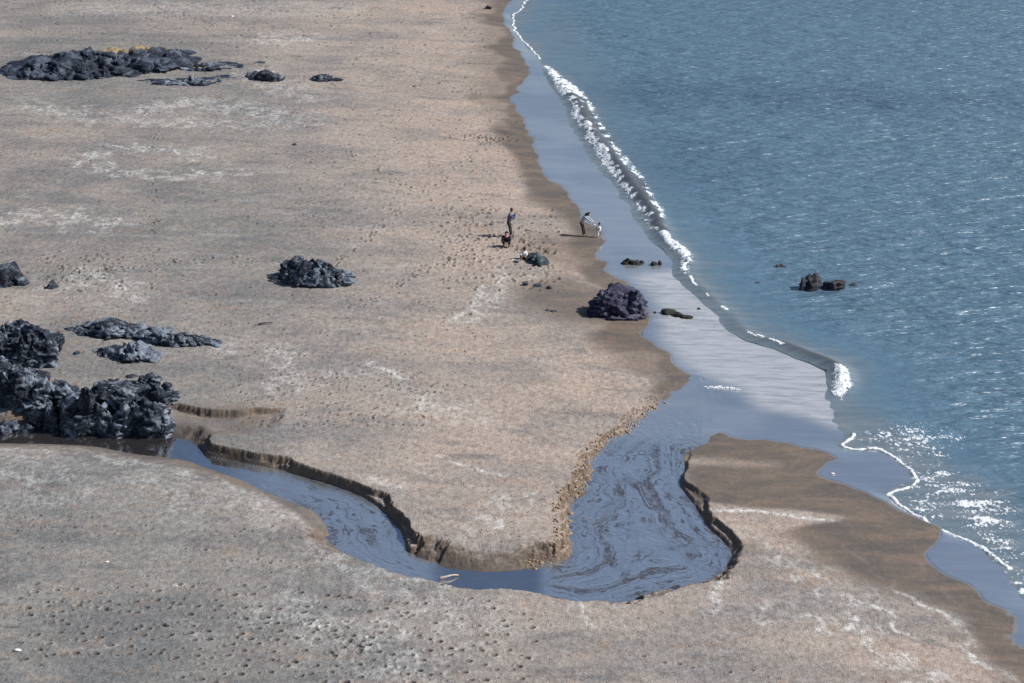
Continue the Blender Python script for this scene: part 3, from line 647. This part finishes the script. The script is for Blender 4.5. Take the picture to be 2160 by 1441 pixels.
rock('rock_slab', 'thin dark slab lying between far ledges and rounded rock', [(548,134,26,5,1,44)], BASALT)
# left
rock('boulder', 'grey boulder cut by the left frame edge', [(0,608,70,62,.8,51),(34,604,40,36,.8,52),(-40,606,60,50,1,53)], BASALT)
rock('boulder', 'small black rock alone on sand near left edge', [(110,610,28,19,.8,55)], BASALT)
rock('boulder', 'craggy peaked dark rock standing alone mid beach', ridge([570,600,622,634,640,690,720,749],[586,574,542,538,546,548,570,592],[590,600,602,604,604,607,606,602],17,46,12,4,(0,.35,.65),.7), BASALT)
rock('rock_ledge', 'jagged dark ledge tapering right toward the sand, above the diamond shaped rock',
 ridge([164,180,235,262],[698,680,671,690],[703,712,716,716],18,50,3,4,(0,.5),.7) + ridge([255,285,350,400,440,474],[682,678,692,697,714,724],[700,718,732,732,730,736],17,46,4,4,(0,.5),.7), BASALT, cat='rock ledge')
rock('rock_slab', 'low pointed diamond shaped dark rock below the long jagged ledge', ridge([204,240,280,320,346],[738,722,714,730,742],[742,758,766,764,748],20,52,5,4,(0,.5),.8), BASALT)
rock('pebble_rock', 'small dark triangular stone left of the diamond shaped rock', [(160,748,20,11,.8,86)], BASALT)
rock('pebble_rock', 'thin black stone at the left tip of the jagged ledge', [(143,697,26,5,.8,87)], BASALT)
rock('pebble_rock', 'flat dark stone lying left of the great rock pinnacle', [(275,797,26,7,.8,88)], BASALT)
# great rocks
rock('rock_stack', 'tall blocky weathered rock stack at left edge, highest of the near rocks', ridge([-70,0,30,60,64,118],[690,690,676,672,692,692],[775,775,775,775,775,772],24,62,6,5,(0,.35,.7),.7), BASALT, cat='rock stack')
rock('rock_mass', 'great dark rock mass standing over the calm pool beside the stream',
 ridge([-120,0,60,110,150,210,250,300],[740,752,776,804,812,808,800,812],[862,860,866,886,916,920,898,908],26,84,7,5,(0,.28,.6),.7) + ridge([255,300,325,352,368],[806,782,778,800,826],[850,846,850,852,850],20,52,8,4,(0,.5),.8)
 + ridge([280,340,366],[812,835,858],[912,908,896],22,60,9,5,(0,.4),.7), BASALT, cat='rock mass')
rock('rock_ledge', 'pale topped narrow ledge slanting down to the pool at left edge', [(20,884,70,26,.6,120),(10,885,60,28,.6,121),(45,892,60,22,.6,122),(72,897,36,12,.6,123),(-40,880,60,30,.6,124)], BASALT, cat='rock ledge')
rock('boulder', 'small grey stone on the pool bank at left edge', [(8,918,30,24,.8,126)], BASALT)
# shore
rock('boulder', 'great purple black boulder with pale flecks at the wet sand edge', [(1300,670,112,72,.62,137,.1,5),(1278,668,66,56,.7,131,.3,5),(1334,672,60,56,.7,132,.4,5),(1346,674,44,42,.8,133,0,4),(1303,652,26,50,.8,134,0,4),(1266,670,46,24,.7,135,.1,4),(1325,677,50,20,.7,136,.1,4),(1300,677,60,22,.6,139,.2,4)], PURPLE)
rock('rock_slab', 'small flat rock at the left foot of the great purple boulder', [(1264,669,24,9,.8,138)], PURPLE)
rock('seaweed_ledge', 'low black weedy ledge on wet sand right of the purple boulder', [(1412,664,36,14,.6,141),(1432,669,36,12,.6,142),(1450,673,24,9,.7,143)], WEED)
rock('pebble_rock', 'tiny dark stone on wet sand above the weedy ledge', [(1473,653,9,4,.8,145)], WEED)
rock('pebble_rock', 'tiny dark stone between the purple boulder and weedy ledge', [(1382,661,8,4,.8,146)], WEED)
rock('weedy_rock', 'olive topped low rock in wet sand below the breaking wave', [(1324,559,26,17,.7,151),(1340,560,26,15,.8,152),(1355,556,12,7,.8,153)], WEED)
rock('weedy_rock', 'smaller dark rock in wet sand just right of olive topped one', [(1380,561,16,10,.8,155),(1392,560,14,12,.8,156)], WEED)
# the sea
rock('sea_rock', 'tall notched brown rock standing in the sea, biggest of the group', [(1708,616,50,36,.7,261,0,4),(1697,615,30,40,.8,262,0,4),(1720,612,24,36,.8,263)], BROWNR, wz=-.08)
rock('sea_rock', 'rounded brown rock in the sea leaning against the notched one', [(1760,615,54,30,.6,265,.2,4),(1745,612,26,26,.8,166)], BROWNR, wz=-.08)
rock('sea_rock', 'low pale tipped rock in the sea, right of the rounded rock', [(1798,606,20,11,.7,168),(1812,606,16,5,.7,169)], BROWNR, wz=-.05)
rock('sea_rock', 'small reddish rock awash in the sea, farther out above the pair', [(1642,566,14,12,.8,171),(1652,566,16,11,.8,172)], BROWNR, wz=-.05)
rock('sea_rock', 'smallest dark rock awash in the sea, left of the notched rock', [(1596,600,14,7,.8,174)], BROWNR, wz=-.05)
# beach stones
rock('boulder', 'low blue green rock beside the sitting child', [(1130,558,38,26,.8,181,.2,4),(1126,543,24,14,.8,182),(1143,561,30,18,.8,183),(1150,556,22,12,.9,184),(1117,550,18,16,.8,185)], TEAL)
rock('pebble_rock', 'dark flat stone left of the sitting child', [(1090,555,14,5,.8,187)], TEAL)
rock('pebble_rock', 'dark humped stone, leftmost of the little row inland of the purple boulder', [(1109,603,18,11,.8,191)], BASALT)
rock('pebble_rock', 'wide grey stone in the middle of the little row', [(1134,606,24,9,.8,192),(1128,607,12,6,.8,193)], BASALT)
rock('pebble_rock', 'small grey stone, rightmost of the little row', [(1158,609,13,8,.8,194)], BASALT)
rock('pebble_rock', 'flat black stone on damp sand left of the purple boulder', [(1155,656,16,5,.8,195),(1168,659,16,6,.8,196)], BASALT)
rock('pebble_rock', 'dark stone on the sand beside the far shoreline at top', [(1032,20,14,9,.8,197),(1024,19,8,4,.8,198)], BASALT)
rock('pebble_rock', 'single small dark stone in the open upper beach', [(621,307,9,5,.8,199)], BASALT)

# broken clods of sand along the foot of the lit bank
VS, FS, o_ = [], [], 0; g = random.Random(3)
BL = smooth([unp(x, y, .2) for x, y in [(1405,846),(1393,855),(1363,880),(1330,908),(1293,930),(1267,961),(1252,1002),(1241,1039),(1213,1063),(1206,1102),(1209,1136),(1200,1170),(1130,1196)]], .1)
for k in range(420):
    p = BL[g.randrange(len(BL))]; s_ = g.uniform(.025, .075)*(1 if g.random() < .85 else 1.9); x = p[0]-g.uniform(.0, .8); y = p[1]+g.uniform(-.15, .3)
    j = int(np.searchsorted(rowsY, y))-1; i = int(np.searchsorted(U, x/y))-1
    v, f = chunk((x, y, float(Z[j, i])+s_*.1), (s_*1.2, s_, s_*.75), 5000+k, g.uniform(0, 3), 2); VS.append(v); FS.append(f+o_); o_ += len(v)
cl = NT('clod_sand'); cl.set(Base_Color=cl.mix(cl.noise(cl.map((9,)*3), 1, 4), (.20, .135, .085), (.36, .26, .175)), Roughness=.95)
stuff(mesh_obj('sand_clods', np.vstack(VS), np.vstack(FS), cl.m, shade=False), 'crumbled clods of brown sand along the foot of the lit bank', 'sand clods')

# driftwood and scraps
def stick(name, label, p0, p1, r, mat, cat='driftwood', z=.0):
    a = Vector(gp(*p0)); b = Vector(gp(*p1)); a.z += r+z; b.z += r+z
    n = 9; K = 7; vs, fs = [], []
    ax = (b-a).normalized(); s = ax.cross(Vector((0, 0, 1))).normalized(); u = s.cross(ax)
    for i in range(n):
        t = i/(n-1); c = a.lerp(b, t) + s*math.sin(t*5)*r*.9 + u*math.sin(t*3.1)*r*1.4; rr = r*(1-.55*t)*(1+.2*math.sin(i*2.1))
        for k in range(K): an = 2*math.pi*k/K; q = c+(s*math.cos(an)+u*math.sin(an))*rr*(1+.15*math.sin(k*3+i)); vs.append(q-a)
    for i in range(n-1):
        for k in range(K): fs.append((i*K+k, i*K+(k+1) % K, (i+1)*K+(k+1) % K, (i+1)*K+k))
    o = mesh_obj(name, [v[:] for v in vs], fs, mat); o.location = a; return tag(o, label, cat)
wm_ = NT('bleached_wood'); wm_.set(Base_Color=wm_.mix(wm_.noise(wm_.map((3, 20, 9)), 1, 4), (.42, .30, .20), (.66, .56, .44)), Roughness=.8); WOOD = wm_.m
dm_ = NT('dark_wood'); dm_.set(Base_Color=dm_.mix(dm_.noise(dm_.map((3, 20, 9)), 1, 4), (.04, .03, .025), (.09, .075, .06)), Roughness=.85); DWOOD = dm_.m
stick('driftwood', 'pale bleached stick lying on the near bank above the stream', (928, 1222), (968, 1217), .05, WOOD)
stick('driftwood', 'dark stick lying on sand below the craggy peaked rock', (545, 686), (576, 684), .05, DWOOD)
stick('driftwood', 'dark stick in the upper beach near the standing man', (1108, 486), (1124, 491), .03, DWOOD)
def shell(label, px, py, s, cat='shell'):
    x, y, z = gp(px, py); v, f = chunk((0, 0, 0), (s, s*.6, s*.3), int(px), None, 2); o = mesh_obj('shell', v, f, SHELL); o.location = (x, y, z+s*.2); tag(o, label, cat)
sm_ = NT('white_shell'); sm_.set(Base_Color=sm_.mix(sm_.noise(sm_.map((30,)*3), 1, 3), (.75, .73, .66), (.85, .85, .82)), Roughness=.6); SHELL = sm_.m
shell('white shell on grey sand at left, above the footprints', 225, 1186, .09)
shell('white fragment at lower left corner among old footprints', 38, 1373, .16, 'fragment')
shell('small white shell on grey sand right of the footprints', 372, 1236, .07)
shell('white scrap on the far sand at top', 489, 35, .22, 'scrap')
shell('white foam scrap on wet sand inside the lower bay', 1757, 1000, .13, 'scrap')
shell('white pebble on the sand beside the far broken ledges', 332, 150, .1, 'pebble')
shell('white pebble beside the far rounded rock', 512, 161, .09, 'pebble')

# ------------------------------------------------------------------ people
def flat(name, col, rough=.8):
    n = NT(name); n.set(Base_Color=n.mix(n.noise(n.map((14, 14, 14)), 1, 3), tuple(c*.85 for c in col), tuple(min(1, c*1.12) for c in col)), Roughness=rough); return n.m
SKIN = flat('skin', (.50, .30, .21), .6); HAIRB = flat('dark_hair', (.022, .016, .014), .6); HAIRW = flat('brown_hair', (.05, .028, .02), .6)
DARK = flat('dark_trousers', (.018, .015, .018)); BLUE = flat('blue_shirt', (.085, .10, .21)); GREY = flat('pale_grey_shirt', (.36, .39, .42)); WHITE = flat('white_clothes', (.80, .80, .80))
BLACK = flat('black_clothes', (.012, .010, .016)); PINK = flat('pink_top', (.55, .22, .32)); EYE = flat('eye', (.02, .02, .02), .3); SHOE = flat('shoe', (.03, .02, .018))
def skin_mesh(name, chains, mat, parent, levels=1):
    """chains: lists of (x, y, z, radius); points repeated between chains are shared"""
    key = {}; vs = []; rad = []; es = []
    for ch in chains:
        prev = None
        for q in ch:
            kk = tuple(round(t, 3) for t in q[:3])
            if kk not in key: key[kk] = len(vs); vs.append(q[:3]); rad.append(q[3])
            i = key[kk]
            if prev is not None and prev != i: es.append((prev, i))
            prev = i
    me = bpy.data.meshes.new(name); me.from_pydata(vs, es, []); o = bpy.data.objects.new(name, me); C.objects.link(o)
    md = o.modifiers.new('skin', 'SKIN'); md.use_smooth_shade = True
    if not me.skin_vertices: 
        bm = bmesh.new(); bm.from_mesh(me); bm.verts.layers.skin.verify(); bm.to_mesh(me); bm.free()
    for i, sv in enumerate(me.skin_vertices[0].data): sv.radius = (rad[i], rad[i]); sv.use_root = (i == 0)
    if levels: sb = o.modifiers.new('sub', 'SUBSURF'); sb.levels = levels; sb.render_levels = levels
    dg = bpy.context.evaluated_depsgraph_get(); dg.update(); nm = bpy.data.meshes.new_from_object(o.evaluated_get(dg))
    o.modifiers.clear(); o.data = nm; nm.materials.clear(); nm.materials.append(mat); nm.name = name
    nm.polygons.foreach_set('use_smooth', np.ones(len(nm.polygons), bool))
    o.parent = parent; return o
def ell(name, c, r, mat, parent, seed=1, rough=.05, cut=None):
    v, f = ICO[3]; v = v.copy(); v = v*(1+rough*fbm3(v*2.5+seed, 2, seed))[:, None]
    if cut is not None:                                             # keep the face free of hair: push the front side inwards
        d = v @ np.array(cut); v = v - np.outer(np.clip(d-.25, 0, 1)*.9, cut)
    return mesh_obj(name, v*np.array(r)+np.array(c), f, mat, parent)
def V3(p): return np.array(p, float)
def person(label, px, py, J, mats, hs=1.0, foot_z=None):
    """J: joint positions in metres from the feet (x right, y away, z up)"""
    x, y, z = gp(px, py); root = bpy.data.objects.new('person', None); C.objects.link(root); root.location = (x, y, z+.0)
    tag(root, label, 'person')
    j = {k: V3(v) for k, v in J.items()}; s = hs
    def q(p, r): return (*[float(t) for t in p], r*s)
    mid = lambda a, b, t=.5: j[a]*(1-t)+j[b]*t
    sp1, sp2 = mid('pelvis', 'chest', .35), mid('pelvis', 'chest', .75)
    hd = j['head']; look = V3(J['look']); look /= np.linalg.norm(look); up = hd-j['neck']; up /= np.linalg.norm(up)
    ch = [[q(j['pelvis'], .09), q(sp1, .105), q(sp2, .13), q(j['chest'], .12), q(j['neck'], .05), q(hd-up*.06*s, .07), q(hd, .092), q(hd+up*.07*s, .078)],
          [q(hd-up*.0*s, .092), q(hd+look*.10*s-up*.01*s, .018)]]
    tr, sh_ = [], [[q(j['pelvis']-np.array([0, 0, .02]), .15), q(sp1, .145), q(sp2, .15), q(j['chest'], .14), q(mid('chest', 'neck', .6), .075)]]
    tr.append([q(mid('pelvis', 'chest', .22), .135), q(j['pelvis'], .165)])
    side = {}
    for sd_ in ('l', 'r'):
        hip, kn, an = j['hip'+sd_], j['knee'+sd_], j['ankle'+sd_]; shd, el, wr = j['sh'+sd_], j['el'+sd_], j['wr'+sd_]
        toe = j['toe'+sd_]
        ch.append([q(j['pelvis'], .09), q(hip, .08), q((hip+kn)/2, .078), q(kn, .056), q((kn+an)/2, .052), q(an, .036), q((an+toe)/2, .038), q(toe, .026)])
        tr.append([q(j['pelvis'], .165), q(hip*.75+j['pelvis']*.25-np.array([0, 0, .03]), .14), q(hip, .13), q((hip+kn)/2, .095), q(kn, .075), q((kn+an)/2, .07), q(an+(kn-an)*.1, .062)])
        hdv = wr-el; L = np.linalg.norm(hdv); hdv /= L; palm = wr+hdv*.06*s; lat = np.cross(hdv, look); lat /= np.linalg.norm(lat)+1e-6
        ch.append([q(j['chest'], .12), q(shd, .062), q((shd+el)/2, .050), q(el, .042), q((el+wr)/2, .036), q(wr, .026), q(palm, .032)])
        for k, (off, ln) in enumerate([(-.03, .065), (-.01, .08), (.012, .075), (.032, .055)]):
            b0 = palm+lat*off*s+hdv*.03*s; b1 = b0+hdv*ln*.55*s-np.array([0, 0, .01])*s; b2 = b0+hdv*ln*.9*s-np.array([0, 0, .03])*s
            ch.append([q(palm, .032), q(b0, .010), q(b1, .009), q(b2, .008)])
        tb = palm-hdv*.02*s-lat*.035*s; ch.append([q(palm, .032), q(tb, .011), q(tb+hdv*.03*s-lat*.015*s, .009)])
        slv = .95 if mats.get('long', True) else .45
        sh_.append([q(j['chest'], .14), q(shd, .08), q((shd+el)/2, .064), q(el, .056)] + ([q((el+wr)/2, .05), q(el+(wr-el)*slv, .042)] if mats.get('long', True) else []))
        o = skin_mesh('shoe', [[q(an-np.array([0, 0, .01]), .046), q((an+toe)/2-np.array([0, 0, .005]), .046), q(toe, .034)]], mats['shoe'], root)
    skin_mesh('body', ch, SKIN, root); skin_mesh('shirt', sh_, mats['shirt'], root); skin_mesh('trousers', tr, mats['trousers'], root)
    ell('hair', hd+up*.035*s-look*.012*s, (.112*s, .112*s, .118*s), mats['hair'], root, 3, .08, look)
    latf = np.cross(look, up)
    for e in (-1, 1): ell('eye', hd+look*.088*s+latf*.033*e*s+up*.01*s, (.012*s,)*3, EYE, root, 1, 0)
    for e in (-1, 1): ell('ear', hd+latf*.095*e*s, (.018*s, .018*s, .03*s), SKIN, root, 1, 0)
    return root
base = dict(shoe=SHOE)
man = person('man in blue shirt and dark trousers standing with hands raised to his face', 1078, 500, dict(
  pelvis=(-.13, 0, .93), chest=(-.06, 0, 1.36), neck=(.0, 0, 1.50), head=(.045, .0, 1.66), look=(.8, .5, -.1),
  hipl=(-.16, .09, .88), hipr=(-.10, -.09, .88), kneel=(-.02, .10, .48), kneer=(-.06, -.08, .48), anklel=(.04, .11, .09), ankler=(-.02, -.09, .09), toel=(.18, .16, .04), toer=(.12, -.06, .04),
  shl=(-.05, .19, 1.42), shr=(-.04, -.19, 1.42), ell=(.16, .22, 1.22), elr=(.18, -.18, 1.20), wrl=(.26, .08, 1.42), wrr=(.27, -.04, 1.40)), dict(shirt=BLUE, trousers=DARK, hair=HAIRW, **base))
person('crouching person in black clothes with pink top, in front of the standing man', 1068, 521, dict(
  pelvis=(0, .18, .30), chest=(0, -.02, .62), neck=(.01, -.10, .74), head=(.02, -.16, .86), look=(.15, -.95, -.3),
  hipl=(-.10, .16, .30), hipr=(.10, .16, .30), kneel=(-.24, -.16, .50), kneer=(.24, -.16, .50), anklel=(-.13, .02, .09), ankler=(.13, .02, .09), toel=(-.16, -.14, .04), toer=(.16, -.14, .04),
  shl=(-.18, -.04, .66), shr=(.18, -.04, .66), ell=(-.26, -.22, .46), elr=(.26, -.22, .46), wrl=(-.06, -.34, .36), wrr=(.06, -.34, .36)), dict(shirt=BLACK, trousers=BLACK, hair=HAIRB, **base))
sc_ = [o for o in bpy.data.objects if o.name.startswith('person')][-1]
ell('scarf', (0.02, -.17, .70), (.10, .09, .07), PINK, sc_, 4, .1)
person('adult in pale grey shirt and dark trousers bending with arms out to the child', 1232, 499, dict(
  pelvis=(-.16, 0, .88), chest=(.02, 0, 1.20), neck=(.14, -.01, 1.30), head=(.25, -.02, 1.38), look=(.85, -.1, -.5),
  hipl=(-.15, .09, .84), hipr=(-.13, -.09, .84), kneel=(-.04, .10, .46), kneer=(-.07, -.09, .46), anklel=(.07, .11, .09), ankler=(-.04, -.1, .09), toel=(.21, .12, .04), toer=(.10, -.1, .04),
  shl=(.08, .18, 1.24), shr=(.08, -.18, 1.24), ell=(.33, .12, 1.08), elr=(.31, -.12, 1.02), wrl=(.54, .06, .92), wrr=(.54, -.05, .90)), dict(shirt=GREY, trousers=DARK, hair=HAIRB, **base))
ell('ponytail', (.12, .02, 1.36), (.10, .08, .11), HAIRB, [o for o in bpy.data.objects if o.name.startswith('person')][-1], 5, .12)
person('small child all in white at the wet edge, arm held by the bending adult', 1260, 501, dict(
  pelvis=(.02, 0, .40), chest=(.06, 0, .62), neck=(.08, 0, .70), head=(.09, 0, .82), look=(-.7, -.5, .1),
  hipl=(-.03, .02, .38), hipr=(.07, -.02, .38), kneel=(-.13, .04, .24), kneer=(.03, -.04, .21), anklel=(-.22, .02, .07), ankler=(.0, -.03, .06), toel=(-.29, .0, .03), toer=(-.06, -.07, .03),
  shl=(-.02, .05, .65), shr=(.14, -.05, .65), ell=(-.12, .03, .74), elr=(.18, -.10, .52), wrl=(-.22, .0, .84), wrr=(.12, -.14, .42)), dict(shirt=WHITE, trousers=WHITE, hair=HAIRB, **base), .78)
person('dark haired child in white shirt sitting on sand beside the blue green rock', 1105, 547, dict(
  pelvis=(.0, .10, .13), chest=(.02, .07, .38), neck=(.03, .05, .48), head=(.04, .04, .60), look=(.2, .9, -.2),
  hipl=(-.08, .10, .12), hipr=(.08, .10, .12), kneel=(-.18, -.08, .28), kneer=(.18, -.06, .26), anklel=(-.14, -.20, .07), ankler=(.14, -.20, .07), toel=(-.16, -.30, .04), toer=(.16, -.30, .04),
  shl=(-.11, .07, .42), shr=(.13, .07, .42), ell=(-.17, .0, .30), elr=(.18, .0, .30), wrl=(-.13, -.10, .25), wrr=(.13, -.10, .25)), dict(shirt=WHITE, trousers=DARK, hair=HAIRB, **base), .85)
